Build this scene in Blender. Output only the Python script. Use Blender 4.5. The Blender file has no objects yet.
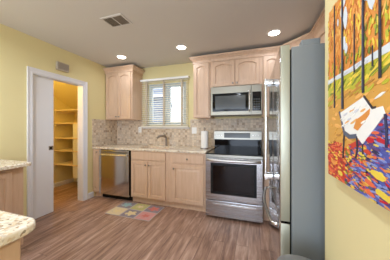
import bpy, bmesh, math, random
from mathutils import Vector, Matrix
random.seed(7)
SC = bpy.context.scene
COL = SC.collection
PI = math.pi

# ------------------------------------------------------------------ camera, world, light, exposure
cam_d = bpy.data.cameras.new('camera'); cam = bpy.data.objects.new('camera', cam_d); COL.objects.link(cam)
cam_d.sensor_width = 36; cam_d.lens = 182.167/390*36; cam_d.shift_y = -2.189/390; cam_d.clip_start = 0.02
cam.location = (2.858, -3.261, 1.282); cam.rotation_euler = (PI/2, 0, 0.316)
SC.camera = cam
SC.view_settings.view_transform = 'Standard'; SC.view_settings.look = 'None'
SC.view_settings.gamma = 1; SC.view_settings.use_curve_mapping = False
SC.view_settings.exposure = 0.10
SC.cycles.max_bounces = 10; SC.cycles.diffuse_bounces = 6; SC.cycles.glossy_bounces = 5
SC.cycles.transparent_max_bounces = 16; SC.cycles.sample_clamp_indirect = 6

H = 2.517            # ceiling
REAR = -6.0
W = bpy.data.worlds.new('sky'); SC.world = W; W.use_nodes = True
bg = W.node_tree.nodes['Background']; bg.inputs[0].default_value = (0.86, 0.93, 1, 1); bg.inputs[1].default_value = 2.4

def area(name, loc, rot, sx, sy, power, col, shape='RECTANGLE'):
    d = bpy.data.lights.new(name, 'AREA'); d.shape = shape; d.size = sx
    if shape == 'RECTANGLE': d.size_y = sy
    d.energy = power; d.color = col
    o = bpy.data.objects.new(name, d); COL.objects.link(o); o.location = loc; o.rotation_euler = rot
    return o
# area light added behind the camera as fill, standing in for rear daylight
area('rear_fill', (1.6, REAR-0.25, 1.2), (PI/2, 0, 0), 3.0, 2.1, 100, (0.83, 0.98, 1.24))

CAN_W = 2.2; FILL_CAN_W = 10.5
CAN_COL = (0.89, 0.98, 1.12)

# ------------------------------------------------------------------ materials
def lin(c):
    c = c/255
    return c/12.92 if c <= 0.04045 else ((c+0.055)/1.055)**2.4
def rgb(r, g, b): return (lin(r), lin(g), lin(b), 1)

class NT:
    def __init__(s, name, rough=0.5, metal=0.0, base=None, spec=0.5, coat=0.0):
        s.m = bpy.data.materials.new(name); s.m.use_nodes = True
        s.t = s.m.node_tree; s.b = s.t.nodes['Principled BSDF']
        s.b.inputs['Roughness'].default_value = rough; s.b.inputs['Metallic'].default_value = metal
        s.b.inputs['Specular IOR Level'].default_value = spec
        s.b.inputs['Coat Weight'].default_value = coat
        if base: s.b.inputs['Base Color'].default_value = base
    def n(s, kind, **kw):
        x = s.t.nodes.new(kind)
        for k, v in kw.items():
            if k.startswith('i_'): x.inputs[k[2:].replace('_', ' ')].default_value = v
            else: setattr(x, k, v)
        return x
    def l(s, a, b): s.t.links.new(a, b)
    def coord(s, scale=(1,1,1), rot=(0,0,0)):
        tc = s.n('ShaderNodeTexCoord'); mp = s.n('ShaderNodeMapping')
        mp.inputs['Scale'].default_value = scale; mp.inputs['Rotation'].default_value = rot
        s.l(tc.outputs['Object'], mp.inputs['Vector']); return mp.outputs['Vector']
    def ramp(s, fac, stops, const=False):
        r = s.n('ShaderNodeValToRGB'); e = r.color_ramp.elements
        if const: r.color_ramp.interpolation = 'CONSTANT'
        while len(e) < len(stops): e.new(0.5)
        for k, (p, c) in enumerate(stops): e[k].position = p; e[k].color = c
        s.l(fac, r.inputs['Fac']); return r.outputs['Color']
    def mix(s, fac, a, b, mode='MIX'):
        x = s.n('ShaderNodeMix', data_type='RGBA', blend_type=mode)
        for i, v in ((0, fac), (6, a), (7, b)):
            if hasattr(v, 'is_linked'): s.l(v, x.inputs[i])
            else: x.inputs[i].default_value = v
        return x.outputs[2]
    def col(s, c): s.l(c, s.b.inputs['Base Color']); return s
    def bump(s, h, strength=0.1, dist=0.002):
        b = s.n('ShaderNodeBump'); b.inputs['Strength'].default_value = strength; b.inputs['Distance'].default_value = dist
        s.l(h, b.inputs['Height']); s.l(b.outputs['Normal'], s.b.inputs['Normal'])
    def noise(s, vec, scale, detail=3, rough=0.5):
        x = s.n('ShaderNodeTexNoise'); x.inputs['Scale'].default_value = scale; x.inputs['Detail'].default_value = detail
        x.inputs['Roughness'].default_value = rough
        s.l(vec, x.inputs['Vector']); return x.outputs['Fac']

def paint(name, c, rough=0.6, bump=0.05):
    t = NT(name, rough, base=rgb(*c)); v = t.coord(); f = t.noise(v, 180, 2)
    t.bump(f, bump, 0.001); return t.m
def plain(name, c, rough=0.5, metal=0.0, spec=0.5, coat=0.0):
    return NT(name, rough, metal, rgb(*c), spec, coat).m
def wood(name, c1, c2, scale=(30, 30, 3), rough=0.42):
    t = NT(name, rough); v = t.coord(scale); f = t.noise(v, 1.0, 4, 0.6)
    t.col(t.ramp(f, [(0.3, rgb(*c1)), (0.7, rgb(*c2))])); t.bump(f, 0.05, 0.001); return t.m
def steel(name, c, rough=0.25, scale=(2, 2, 300)):
    t = NT(name, rough, 1.0); v = t.coord(scale); f = t.noise(v, 1.0, 2)
    t.col(t.ramp(f, [(0.3, rgb(*[x*0.975 for x in c])), (0.7, rgb(*c))]))
    r = t.n('ShaderNodeMapRange'); r.inputs['To Min'].default_value = rough*0.8; r.inputs['To Max'].default_value = rough*1.25
    t.l(f, r.inputs['Value']); t.l(r.outputs['Result'], t.b.inputs['Roughness']); return t.m
def emis(name, c, strength):
    t = NT(name, 0.5, base=rgb(*c)); t.b.inputs['Emission Color'].default_value = rgb(*c)
    t.b.inputs['Emission Strength'].default_value = strength; return t.m

M = {}
M['yellow'] = paint('yellow_wall_paint', (225, 212, 160))
M['ceiling'] = paint('ceiling_paint', (212, 208, 202), 0.7)
M['white'] = plain('white_trim_paint', (226, 226, 230), 0.4)
M['maple'] = wood('maple', (206, 174, 146), (218, 188, 162), (34, 34, 3.5))
M['maple_dark'] = plain('cabinet_shadow_gap', (70, 48, 34), 0.7)
M['steel'] = steel('brushed_steel', (180, 179, 180), 0.26, (1, 1, 520))
M['steel_v'] = steel('vertical_brushed_steel', (218, 217, 215), 0.12, (160, 160, 1))
M['steel_soft'] = plain('satin_steel', (160, 157, 148), 0.36, 1.0)
M['chrome'] = plain('polished_handle_metal', (205, 204, 202), 0.24, 1.0)
M['nickel'] = plain('dark_nickel', (156, 147, 138), 0.35, 1.0)
M['gray_side'] = plain('grey_coated_steel', (122, 127, 127), 0.45, 0.0)
M['handle_satin'] = plain('satin_handle_metal', (205, 203, 200), 0.4, 1.0)
M['steel_warm'] = plain('warm_satin_steel', (152, 147, 134), 0.42, 1.0)
M['door_edge'] = plain('refrigerator_door_edge', (164, 164, 146), 0.35, 0.5)
M['black_glass'] = plain('black_glass', (7, 7, 8), 0.07, 0.0, 0.22)
M['oven_glass'] = plain('dark_oven_glass', (24, 17, 17), 0.08, 0.0, 0.25)
M['black'] = plain('black_plastic', (14, 13, 13), 0.35, 0.0, 0.25)
M['display'] = plain('grey_display_glass', (72, 76, 76), 0.15)
M['white_plastic'] = plain('white_plastic', (238, 238, 236), 0.35)
M['paper'] = plain('white_paper', (240, 238, 235), 0.9)
M['slat'] = plain('cream_blind_slat', (240, 236, 222), 0.5)
M['tape'] = plain('beige_ladder_tape', (200, 186, 165), 0.9)
M['frame'] = plain('pale_window_frame', (205, 215, 222), 0.4)
M['lens'] = emis('lamp_lens', (255, 246, 230), 14)
M['chime'] = plain('grey_beige_plastic', (178, 166, 150), 0.5)
M['louver'] = plain('vent_louver_paint', (150, 140, 126), 0.5)
M['vent_dark'] = plain('vent_duct_dark', (64, 54, 44), 0.8)
M['bin'] = plain('grey_bin_plastic', (120, 120, 118), 0.35)
M['pantry_wood'] = plain('pantry_shelf_paint', (232, 214, 180), 0.5)

def glass():
    m = bpy.data.materials.new('window_glass'); m.use_nodes = True; t = m.node_tree; t.nodes.clear()
    o = t.nodes.new('ShaderNodeOutputMaterial'); mx = t.nodes.new('ShaderNodeMixShader')
    tr = t.nodes.new('ShaderNodeBsdfTransparent'); gl = t.nodes.new('ShaderNodeBsdfGlossy')
    gl.inputs['Roughness'].default_value = 0.02; mx.inputs[0].default_value = 0.06
    t.links.new(tr.outputs[0], mx.inputs[1]); t.links.new(gl.outputs[0], mx.inputs[2]); t.links.new(mx.outputs[0], o.inputs[0])
    return m
M['glass'] = glass()

def floor_mat():
    t = NT('brown_wood_planks', 0.36); v = t.coord((1, 1, 1), (0, 0, PI/2))
    br = t.n('ShaderNodeTexBrick', offset=0.37, offset_frequency=2)
    for k, x in (('Scale', 1.0), ('Mortar Size', 0.0016), ('Mortar Smooth', 0.3), ('Brick Width', 1.22), ('Row Height', 0.127), ('Bias', 0.0)): br.inputs[k].default_value = x
    br.inputs['Color1'].default_value = (0, 0, 0, 1); br.inputs['Color2'].default_value = (1, 1, 1, 1); br.inputs['Mortar'].default_value = (0.5, 0.5, 0.5, 1)
    t.l(v, br.inputs['Vector'])
    mp = t.n('ShaderNodeMapping'); mp.inputs['Scale'].default_value = (2.6, 22, 1); t.l(v, mp.inputs['Vector'])
    off = t.n('ShaderNodeVectorMath', operation='ADD'); sc = t.n('ShaderNodeVectorMath', operation='SCALE'); sc.inputs['Scale'].default_value = 7.0
    t.l(br.outputs['Color'], sc.inputs[0]); t.l(mp.outputs['Vector'], off.inputs[0]); t.l(sc.outputs['Vector'], off.inputs[1])
    f = t.noise(off.outputs['Vector'], 1.0, 5, 0.62)
    c = t.ramp(f, [(0.3, rgb(92, 70, 58)), (0.43, rgb(142, 108, 90)), (0.56, rgb(178, 144, 124)), (0.72, rgb(214, 186, 168))])
    c2 = t.mix(0.28, c, t.ramp(br.outputs['Color'], [(0, rgb(134, 102, 84)), (1, rgb(188, 156, 138))]))
    c3 = t.mix(br.outputs['Fac'], c2, rgb(66, 44, 36)); t.col(c3); t.bump(f, 0.08, 0.001); return t.m
M['floor'] = floor_mat()

def granite(name, pal):
    t = NT(name, 0.18, spec=0.5); v = t.coord()
    vo = t.n('ShaderNodeTexVoronoi'); vo.inputs['Scale'].default_value = 95; t.l(v, vo.inputs['Vector'])
    sep = t.n('ShaderNodeSeparateColor'); t.l(vo.outputs['Color'], sep.inputs[0])
    c = t.ramp(sep.outputs[0], pal, True)
    n = t.noise(v, 14, 4, 0.6)
    c2 = t.mix(0.32, c, t.ramp(n, [(0.35, rgb(176, 150, 122)), (0.6, rgb(240, 230, 208))])); t.col(c2); return t.m
M['granite'] = granite('speckled_granite', [(0, rgb(232, 222, 204)), (0.34, rgb(244, 238, 226)), (0.56, rgb(214, 190, 156)), (0.76, rgb(200, 190, 176)), (0.90, rgb(158, 126, 96)), (0.975, rgb(104, 86, 72))])

def tile_mat():
    t = NT('tumbled_stone_mosaic', 0.5)
    tc = t.n('ShaderNodeTexCoord'); s = t.n('ShaderNodeVectorMath', operation='SCALE'); s.inputs['Scale'].default_value = 1/0.046
    a = t.n('ShaderNodeVectorMath', operation='ADD'); a.inputs[1].default_value = (0.37, 0.37, 0.12)
    t.l(tc.outputs['Object'], s.inputs[0]); t.l(s.outputs[0], a.inputs[0])
    fl = t.n('ShaderNodeVectorMath', operation='FLOOR'); fr = t.n('ShaderNodeVectorMath', operation='FRACTION')
    t.l(a.outputs[0], fl.inputs[0]); t.l(a.outputs[0], fr.inputs[0])
    wn = t.n('ShaderNodeTexWhiteNoise'); t.l(fl.outputs[0], wn.inputs['Vector'])
    c = t.ramp(wn.outputs['Value'], [(0, rgb(218, 200, 178)), (0.2, rgb(200, 182, 162)), (0.4, rgb(224, 208, 186)), (0.58, rgb(188, 168, 148)), (0.72, rgb(206, 194, 180)), (0.88, rgb(170, 144, 122)), (0.95, rgb(146, 122, 106))], True)
    n = t.noise(tc.outputs['Object'], 42, 3); c = t.mix(0.36, c, t.ramp(n, [(0.3, rgb(158, 132, 110)), (0.7, rgb(236, 222, 200))]))
    # grout: distance of the point to its cell's border, taken on the two axes of the face
    g = t.n('ShaderNodeNewGeometry'); ab = t.n('ShaderNodeVectorMath', operation='ABSOLUTE'); t.l(g.outputs['True Normal'], ab.inputs[0])
    sub = t.n('ShaderNodeVectorMath', operation='SUBTRACT'); sub.inputs[1].default_value = (0.5, 0.5, 0.5); t.l(fr.outputs[0], sub.inputs[0])
    ab2 = t.n('ShaderNodeVectorMath', operation='ABSOLUTE'); t.l(sub.outputs[0], ab2.inputs[0])
    su = t.n('ShaderNodeVectorMath', operation='SUBTRACT'); t.l(ab2.outputs[0], su.inputs[0]); t.l(ab.outputs[0], su.inputs[1])
    sp = t.n('ShaderNodeSeparateXYZ'); t.l(su.outputs[0], sp.inputs[0])
    m1 = t.n('ShaderNodeMath', operation='MAXIMUM'); m2 = t.n('ShaderNodeMath', operation='MAXIMUM')
    t.l(sp.outputs[0], m1.inputs[0]); t.l(sp.outputs[1], m1.inputs[1]); t.l(m1.outputs[0], m2.inputs[0]); t.l(sp.outputs[2], m2.inputs[1])
    gt = t.n('ShaderNodeMath', operation='GREATER_THAN'); gt.inputs[1].default_value = 0.455; t.l(m2.outputs[0], gt.inputs[0])
    c = t.mix(gt.outputs[0], c, rgb(190, 176, 156)); t.col(c); return t.m
M['tile'] = tile_mat()

def brick_mat():
    t = NT('blue_grey_brick', 0.8); tc = t.n('ShaderNodeTexCoord'); sp = t.n('ShaderNodeSeparateXYZ'); t.l(tc.outputs['Object'], sp.inputs[0])
    cb = t.n('ShaderNodeCombineXYZ'); t.l(sp.outputs[0], cb.inputs[0]); t.l(sp.outputs[2], cb.inputs[1])
    br = t.n('ShaderNodeTexBrick')
    for k, x in (('Scale', 1.0), ('Mortar Size', 0.012), ('Brick Width', 0.3), ('Row Height', 0.13)): br.inputs[k].default_value = x
    br.inputs['Color1'].default_value = rgb(84, 96, 124); br.inputs['Color2'].default_value = rgb(122, 134, 162); br.inputs['Mortar'].default_value = rgb(176, 186, 204)
    t.l(cb.outputs[0], br.inputs['Vector']); t.col(br.outputs['Color']); return t.m
M['brick'] = brick_mat()
M['roof'] = plain('grey_shingle', (120, 132, 156), 0.9)
M['eave'] = plain('white_eave', (235, 240, 245), 0.6)
M['grass'] = plain('snowy_lawn', (215, 222, 226), 0.9)

# ------------------------------------------------------------------ geometry helpers (world coordinates in, thing-local mesh out)
BASE = {}
def root_of(o):
    while o.parent: o = o.parent
    return o
def thing(name, label, cat, loc=(0, 0, 0), group=None):
    o = bpy.data.objects.new(name, None); COL.objects.link(o); o.location = loc; o.empty_display_size = 0.1
    o['label'] = label; o['category'] = cat
    if group: o['group'] = group
    BASE[o.name] = Vector(loc); return o
def obj(name, bm, mats, parent=None, label=None, cat=None, group=None, smooth=False, kind=None, base=None):
    off = BASE[root_of(parent).name] if parent else Vector(base or (0, 0, 0))
    bmesh.ops.remove_doubles(bm, verts=bm.verts, dist=1e-6)
    bmesh.ops.recalc_face_normals(bm, faces=bm.faces)
    bmesh.ops.translate(bm, verts=bm.verts, vec=-off)
    me = bpy.data.meshes.new(name); bm.to_mesh(me); bm.free()
    for m in (mats if isinstance(mats, (list, tuple)) else [mats]): me.materials.append(m)
    if smooth:
        for p in me.polygons: p.use_smooth = True
        if smooth != 'all': me.set_sharp_from_angle(angle=math.radians(38))
    o = bpy.data.objects.new(name, me); COL.objects.link(o)
    if parent: o.parent = parent
    else: o.location = off; BASE[o.name] = off
    if label: o['label'] = label
    if cat: o['category'] = cat
    if group: o['group'] = group
    if kind: o['kind'] = kind
    return o
def struct(name, bm, mats, label=None, cat=None):
    return obj(name, bm, mats, None, label or name.replace('_', ' '), cat or name.split('_')[0], kind='structure')
def NB(): return bmesh.new()
def box(bm, x0, x1, y0, y1, z0, z1, bev=0.0, mi=0, mat=None):
    b = bmesh.new(); bmesh.ops.create_cube(b, size=1)
    bmesh.ops.scale(b, vec=(abs(x1-x0), abs(y1-y0), abs(z1-z0)), verts=b.verts)
    bmesh.ops.translate(b, vec=((x0+x1)/2, (y0+y1)/2, (z0+z1)/2), verts=b.verts)
    if bev: bmesh.ops.bevel(b, geom=list(b.edges), offset=bev, segments=2, profile=0.6, affect='EDGES')
    if mat: bmesh.ops.transform(b, matrix=mat, verts=b.verts)
    for f in b.faces: f.material_index = mi
    merge(bm, b); return bm
def merge(bm, b):
    me = bpy.data.meshes.new('t'); b.to_mesh(me); b.free(); bm.from_mesh(me); bpy.data.meshes.remove(me)
def prism(bm, pts, z0, z1, bev=0.0, mi=0, holes=None):
    b = bmesh.new(); vs = [b.verts.new((x, y, z0)) for x, y in pts]; f = b.faces.new(vs)
    r = bmesh.ops.extrude_face_region(b, geom=[f]); up = [v for v in r['geom'] if isinstance(v, bmesh.types.BMVert)]
    bmesh.ops.translate(b, vec=(0, 0, z1-z0), verts=up)
    if bev:
        es = [e for e in b.edges if abs(e.verts[0].co.z-e.verts[1].co.z) < 1e-6]
        bmesh.ops.bevel(b, geom=es, offset=bev, segments=3, profile=0.5, affect='EDGES')
    for f in b.faces: f.material_index = mi
    merge(bm, b); return bm
def lathe(bm, prof, c, axis='Z', n=24, mi=0, cap=True):
    b = bmesh.new(); rings = []
    for r, h in prof:
        ring = []
        for k in range(n):
            a = 2*PI*k/n; p = (r*math.cos(a), r*math.sin(a), h)
            ring.append(b.verts.new(p))
        rings.append(ring)
    for i in range(len(rings)-1):
        for k in range(n):
            b.faces.new((rings[i][k], rings[i][(k+1) % n], rings[i+1][(k+1) % n], rings[i+1][k]))
    if cap:
        b.faces.new(rings[0][::-1]); b.faces.new(rings[-1])
    if axis == '-Y': bmesh.ops.rotate(b, matrix=Matrix.Rotation(PI/2, 3, 'X'), verts=b.verts)
    if axis == '-X': bmesh.ops.rotate(b, matrix=Matrix.Rotation(-PI/2, 3, 'Y'), verts=b.verts)
    if axis == 'X': bmesh.ops.rotate(b, matrix=Matrix.Rotation(PI/2, 3, 'Y'), verts=b.verts)
    bmesh.ops.translate(b, vec=c, verts=b.verts)
    for f in b.faces: f.material_index = mi
    merge(bm, b); return bm
def tube(bm, pts, r, n=12, mi=0, flat=1.0):
    pts = [Vector(p) for p in pts]; b = bmesh.new(); rings = []
    up0 = Vector((0, 0, 1))
    for i, p in enumerate(pts):
        t = (pts[min(i+1, len(pts)-1)]-pts[max(i-1, 0)]).normalized()
        u = up0 if abs(t.dot(up0)) < 0.95 else Vector((1, 0, 0))
        s = t.cross(u).normalized(); w = s.cross(t).normalized(); rr = r[i] if isinstance(r, (list, tuple)) else r
        rings.append([b.verts.new(p+s*math.cos(2*PI*k/n)*rr*flat+w*math.sin(2*PI*k/n)*rr) for k in range(n)])
    for i in range(len(rings)-1):
        for k in range(n): b.faces.new((rings[i][k], rings[i][(k+1) % n], rings[i+1][(k+1) % n], rings[i+1][k]))
    b.faces.new(rings[0][::-1]); b.faces.new(rings[-1])
    for f in b.faces: f.material_index = mi
    merge(bm, b); return bm
def smoothpts(ctrl, n=24):     # Catmull-Rom through the control points
    P = [Vector(p) for p in ctrl]; P = [P[0]*2-P[1]]+P+[P[-1]*2-P[-2]]; out = []
    segs = len(P)-3
    for i in range(segs):
        for k in range(n//segs+1):
            t = k/(n//segs+1); a, b, c, d = P[i:i+4]
            out.append(0.5*((2*b)+(-a+c)*t+(2*a-5*b+4*c-d)*t*t+(-a+3*b-3*c+d)*t**3))
    out.append(P[-2]); return out
def sweep(bm, path, prof, mi=0):
    # path: XY points; profile (out, z); 'out' points to the right of travel; corners mitred
    P = [Vector((x, y)) for x, y in path]; b = bmesh.new(); rings = []
    for i, p in enumerate(P):
        d1 = (P[i]-P[i-1]).normalized() if i else (P[1]-P[0]).normalized()
        d2 = (P[i+1]-P[i]).normalized() if i < len(P)-1 else d1
        n1 = Vector((d1.y, -d1.x)); n2 = Vector((d2.y, -d2.x)); m = (n1+n2).normalized(); k = 1/max(0.3, m.dot(n1))
        rings.append([b.verts.new((p.x+m.x*o*k, p.y+m.y*o*k, z)) for o, z in prof])
    n = len(prof)
    for i in range(len(rings)-1):
        for k in range(n): b.faces.new((rings[i][k], rings[i][(k+1) % n], rings[i+1][(k+1) % n], rings[i+1][k]))
    b.faces.new(rings[0][::-1]); b.faces.new(rings[-1])
    for f in b.faces: f.material_index = mi
    merge(bm, b); return bm

def panel_door(w, h, mat, arch=0.0, t=0.02, stile=0.055, flat=False):
    """raised-panel door: local x 0..w, z 0..h, front at y=0, back at y=t; mat places it"""
    b = bmesh.new(); N = 17
    def loop(ins, y, a):
        top = h-ins; pts = [(ins, ins), (w-ins, ins)]
        for k in range(N):
            u = 1-2*k/(N-1); x = w/2+u*(w/2-ins)
            z = top-a*u*u
            pts.append((x, z))
        return [b.verts.new((x, y, z)) for x, z in pts]
    if flat: spec = [(0, t, 0), (0, 0.004, 0), (0.004, 0, 0), (0.012, 0, 0)]
    else: spec = [(0, t, 0), (0, 0.004, 0), (0.004, 0, 0), (stile-0.004, 0, arch), (stile, 0.016, arch), (stile+0.009, 0.016, arch), (stile+0.036, 0.003, arch), (stile+0.042, 0.003, arch)]
    L = [loop(*s) for s in spec]
    for i in range(len(L)-1):
        n = len(L[i])
        for k in range(n): b.faces.new((L[i][k], L[i][(k+1) % n], L[i+1][(k+1) % n], L[i+1][k]))
    b.faces.new(L[-1]); b.faces.new(L[0][::-1])
    bmesh.ops.transform(b, matrix=mat, verts=b.verts); return b
def face_y(x, y, z): return Matrix.Translation((x, y, z))                                   # front towards -Y
def face_mx(x, y, z): return Matrix.Translation((x, y, z)) @ Matrix.Rotation(-PI/2, 4, 'Z')  # front towards -X
def face_px(x, y, z): return Matrix.Translation((x, y, z)) @ Matrix.Rotation(PI/2, 4, 'Z')   # front towards +X
def knob(parent, x, y, z, axis='-Y'):
    bm = NB(); lathe(bm, [(0.006, 0), (0.005, 0.012), (0.013, 0.018), (0.015, 0.024), (0.010, 0.029), (0.002, 0.030)], (x, y, z), axis, 14)
    return obj('knob', bm, M['nickel'], parent, smooth=True)
CROWN = [(0.0, 2.358), (0.014, 2.358), (0.014, 2.372), (0.008, 2.376), (0.010, 2.388), (0.018, 2.404), (0.034, 2.422), (0.046, 2.430), (0.046, 2.438), (0.060, 2.440), (0.060, 2.466), (0.0, 2.466)]

# ------------------------------------------------------------------ setting
XW = 3.193; XR = 3.9; YS = -2.192
bm = NB(); box(bm, -1.4, XR+0.1, REAR-0.1, 0.12, -0.05, 0); struct('floor', bm, M['floor'], 'brown wood plank floor running from the kitchen into the pantry')
bm = NB(); box(bm, -0.12, XR+0.1, REAR-0.1, 0.12, H, H+0.06); struct('ceiling', bm, M['ceiling'], 'plain beige-white kitchen ceiling')
WX0, WX1, WZ0, WZ1 = 0.79, 1.61, 1.33, 2.17
bm = NB()
box(bm, -0.12, WX0, 0, 0.12, 0, H); box(bm, WX1, XR+0.1, 0, 0.12, 0, H)
box(bm, WX0, WX1, 0, 0.12, 0, WZ0); box(bm, WX0, WX1, 0, 0.12, WZ1, H)
struct('wall_back', bm, M['yellow'], 'yellow wall behind the sink and range')
D0, D1, DH = -1.600, -0.828, 2.03
bm = NB()
box(bm, -0.12, 0, D1, 0, 0, H); box(bm, -0.12, 0, D0, D1, DH, H)
box(bm, -0.028, 0, -2.46, D0, 0, DH+0.02); box(bm, -0.12, -0.092, -2.46, D0, 0, DH+0.02); box(bm, -0.12, 0, -2.46, D0, DH+0.02, H)
box(bm, -0.12, 0, REAR, -2.46, 0, H)
struct('wall_left', bm, M['yellow'], 'yellow left wall with the pantry doorway')
bm = NB(); box(bm, XR, XR+0.1, YS, 0, 0, H); box(bm, XW, XR+0.1, REAR, YS, 0, H)
struct('wall_right', bm, M['yellow'], 'yellow right wall that carries the painting')
bm = NB(); box(bm, -0.12, 0.1, REAR-0.1, REAR, 0, H); box(bm, 3.1, XR+0.1, REAR-0.1, REAR, 0, H); box(bm, 0.1, 3.1, REAR-0.1, REAR, 2.25, H)
struct('wall_rear', bm, M['yellow'], 'yellow wall behind the photographer with a wide opening added for the fill light')
# pantry shell
bm = NB()
box(bm, -1.338, -1.238, -1.75, 0, 0, H); box(bm, -1.338, -0.12, -0.03, 0.12, 0, H); box(bm, -1.338, -0.12, -1.85, -1.75, 0, H)
struct('wall_pantry', bm, M['yellow'], 'walls of the walk-in pantry')
bm = NB()
def soff(y): return 1.71+(-y)*0.48
b = bmesh.new(); pr = [(-0.03, soff(-0.03)), (-1.75, soff(-1.75)), (-1.75, H+0.06), (-0.03, H+0.06)]
va = [b.verts.new((-1.238, y, z)) for y, z in pr]; vb = [b.verts.new((-0.12, y, z)) for y, z in pr]
b.faces.new(va); b.faces.new(vb[::-1])
for k in range(4): b.faces.new((va[k], va[(k+1) % 4], vb[(k+1) % 4], vb[k]))
merge(bm, b); struct('ceiling_pantry', bm, M['yellow'], 'sloping soffit of the pantry')
for nm, pth in (('baseboard_pantry', [(-1.238, -1.75), (-1.238, -0.03), (-0.12, -0.03)]),):
    bm = NB(); sweep(bm, pth, [(0, 0), (0.014, 0), (0.014, 0.075), (0.006, 0.095), (0, 0.095)])
    struct(nm, bm, M['white'], 'white baseboard round the pantry floor')
bm = NB(); sweep(bm, [(0, -0.74), (0, -0.625)], [(0, 0), (0.014, 0), (0.014, 0.08), (0.006, 0.1), (0, 0.1)])
struct('baseboard_left', bm, M['white'], 'short white baseboard beside the pantry door')
bm = NB(); sweep(bm, [(0, -1.985), (0, -1.69)], [(0, 0), (0.014, 0), (0.014, 0.08), (0.006, 0.1), (0, 0.1)])
struct('baseboard_left', bm, M['white'], 'white baseboard between the counter run and the pantry door')
bm = NB(); sweep(bm, [(XW, YS-0.001), (XW, REAR)], [(0, 0), (0.014, 0), (0.014, 0.08), (0.006, 0.1), (0, 0.1)])
struct('baseboard_right', bm, M['white'], 'white baseboard under the painting')
# door casing: moulded, mitred round the opening (profile stands off the wall)
bm = NB(); CW = 0.066
def casing_ring(b, off, x):    # outline offset from the opening
    return [b.verts.new((x, D0-off, 0.0)), b.verts.new((x, D0-off, DH+off)), b.verts.new((x, D1+off, DH+off)), b.verts.new((x, D1+off, 0.0))]
b = bmesh.new(); R_ = [casing_ring(b, o, x) for o, x in ((0.0, 0.0), (0.0, 0.010), (0.02, 0.013), (0.026, 0.009), (0.05, 0.016), (0.061, 0.020), (CW, 0.020), (CW, 0.0))]
for i in range(len(R_)-1):
    for k in range(3): b.faces.new((R_[i][k], R_[i][k+1], R_[i+1][k+1], R_[i+1][k]))
merge(bm, b)
struct('trim_1', bm, M['white'], 'white moulded casing round the pantry doorway')
bm = NB(); box(bm, -0.12, 0.0, D1-0.012, D1, 0, DH); box(bm, -0.12, -0.085, D0, D1-0.012, DH-0.012, DH); box(bm, -0.035, 0, D0, D1-0.012, DH-0.012, DH)
struct('trim_2', bm, M['white'], 'white jamb lining of the pantry doorway')
# pocket door
dr = thing('door_1', 'white sliding pocket door, one third drawn across the pantry opening', 'door', (-0.06, -1.7, 0)); dr['kind'] = 'structure'
bm = NB(); box(bm, -0.078, -0.042, -2.10, -1.300, 0.012, DH+0.01, 0.002); obj('door_panel', bm, M['white'], dr)
bm = NB(); box(bm, -0.042, -0.039, -1.368, -1.305, 0.95, 1.01, 0.001); box(bm, -0.0405, -0.0375, -1.352, -1.326, 0.962, 0.998, 0.0005, 1)
obj('door_latch', bm, [M['nickel'], M['black']], dr)

# ------------------------------------------------------------------ window over the sink
win = thing('window_1', 'double casement window over the sink', 'window', (1.2, 0.06, WZ0)); win['kind'] = 'structure'
def rect_frame(bm, x0, x1, z0, z1, w, y0, y1, mi=0):
    box(bm, x0, x0+w, y0, y1, z0, z1, 0.003, mi); box(bm, x1-w, x1, y0, y1, z0, z1, 0.003, mi)
    box(bm, x0+w, x1-w, y0, y1, z0, z0+w, 0.003, mi); box(bm, x0+w, x1-w, y0, y1, z1-w, z1, 0.003, mi)
bm = NB(); rect_frame(bm, WX0+.001, WX1-.001, WZ0+.001, WZ1-.001, 0.03, 0.02, 0.11); box(bm, 1.178, 1.222, 0.02, 0.11, WZ0+0.03, WZ1-0.03, 0.003)
obj('window_frame', bm, M['frame'], win)
for x0, x1 in ((WX0+0.032, 1.177), (1.223, WX1-0.032)):
    bm = NB(); rect_frame(bm, x0, x1, WZ0+0.032, WZ1-0.032, 0.036, 0.035, 0.08); s = obj('sash', bm, M['frame'], win)
    bm = NB(); box(bm, x0+0.036, x1-0.036, 0.055, 0.060, WZ0+0.068, WZ1-0.068); obj('pane', bm, M['glass'], s)
    bm = NB(); box(bm, x0+0.10, x0+0.16, 0.025, 0.034, WZ0+0.045, WZ0+0.057, 0.002); box(bm, x0+0.12, x0+0.13, 0.012, 0.03, WZ0+0.05, WZ0+0.062, 0.002); obj('crank_handle', bm, M['white_plastic'], s)
bm = NB(); box(bm, 0.66, 1.69, -0.03, 0.02, 1.268, 1.290, 0.004); struct('trim_3', bm, M['white'], 'narrow white sill below the kitchen window')
# outdoors
bm = NB(); box(bm, -14, 14, 0.6, 26, -0.6, -0.5); box(bm, -14, 14, -26, -6.3, -0.6, -0.5); struct('ground', bm, M['grass'], 'pale ground outside the window', 'ground')
hs = thing('neighbouring_house', 'blue-grey brick house with a grey shingle roof seen through the window', 'house', (-5, 6, -0.5))
bm = NB(); prism(bm, [(-9, 5), (-1.12, 5), (-3.0, 9), (-9, 9)], -0.5, 2.82); obj('wall', bm, M['brick'], hs)
b = bmesh.new(); lo_ = [(-9.3, 4.6, 2.80), (-0.98, 4.6, 2.80), (-3.1, 9.4, 2.80), (-9.3, 9.4, 2.80)]
hi_ = [(-9.3, 4.6, 2.93), (-0.98, 4.6, 2.93), (-2.3, 7.0, 3.75), (-3.1, 9.4, 2.93), (-9.3, 9.4, 2.93), (-9.3, 7.0, 3.75)]
bmesh.ops.convex_hull(b, input=[b.verts.new(p) for p in lo_+hi_]); obj('roof', b, M['roof'], hs)
bm = NB(); box(bm, -9.3, -0.98, 4.56, 4.599, 2.79, 2.92); obj('fascia', bm, M['eave'], hs)
bm = NB(); box(bm, -1.20, -1.10, 4.96, 4.999, -0.5, 2.79); obj('corner_board', bm, M['eave'], hs)
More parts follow.
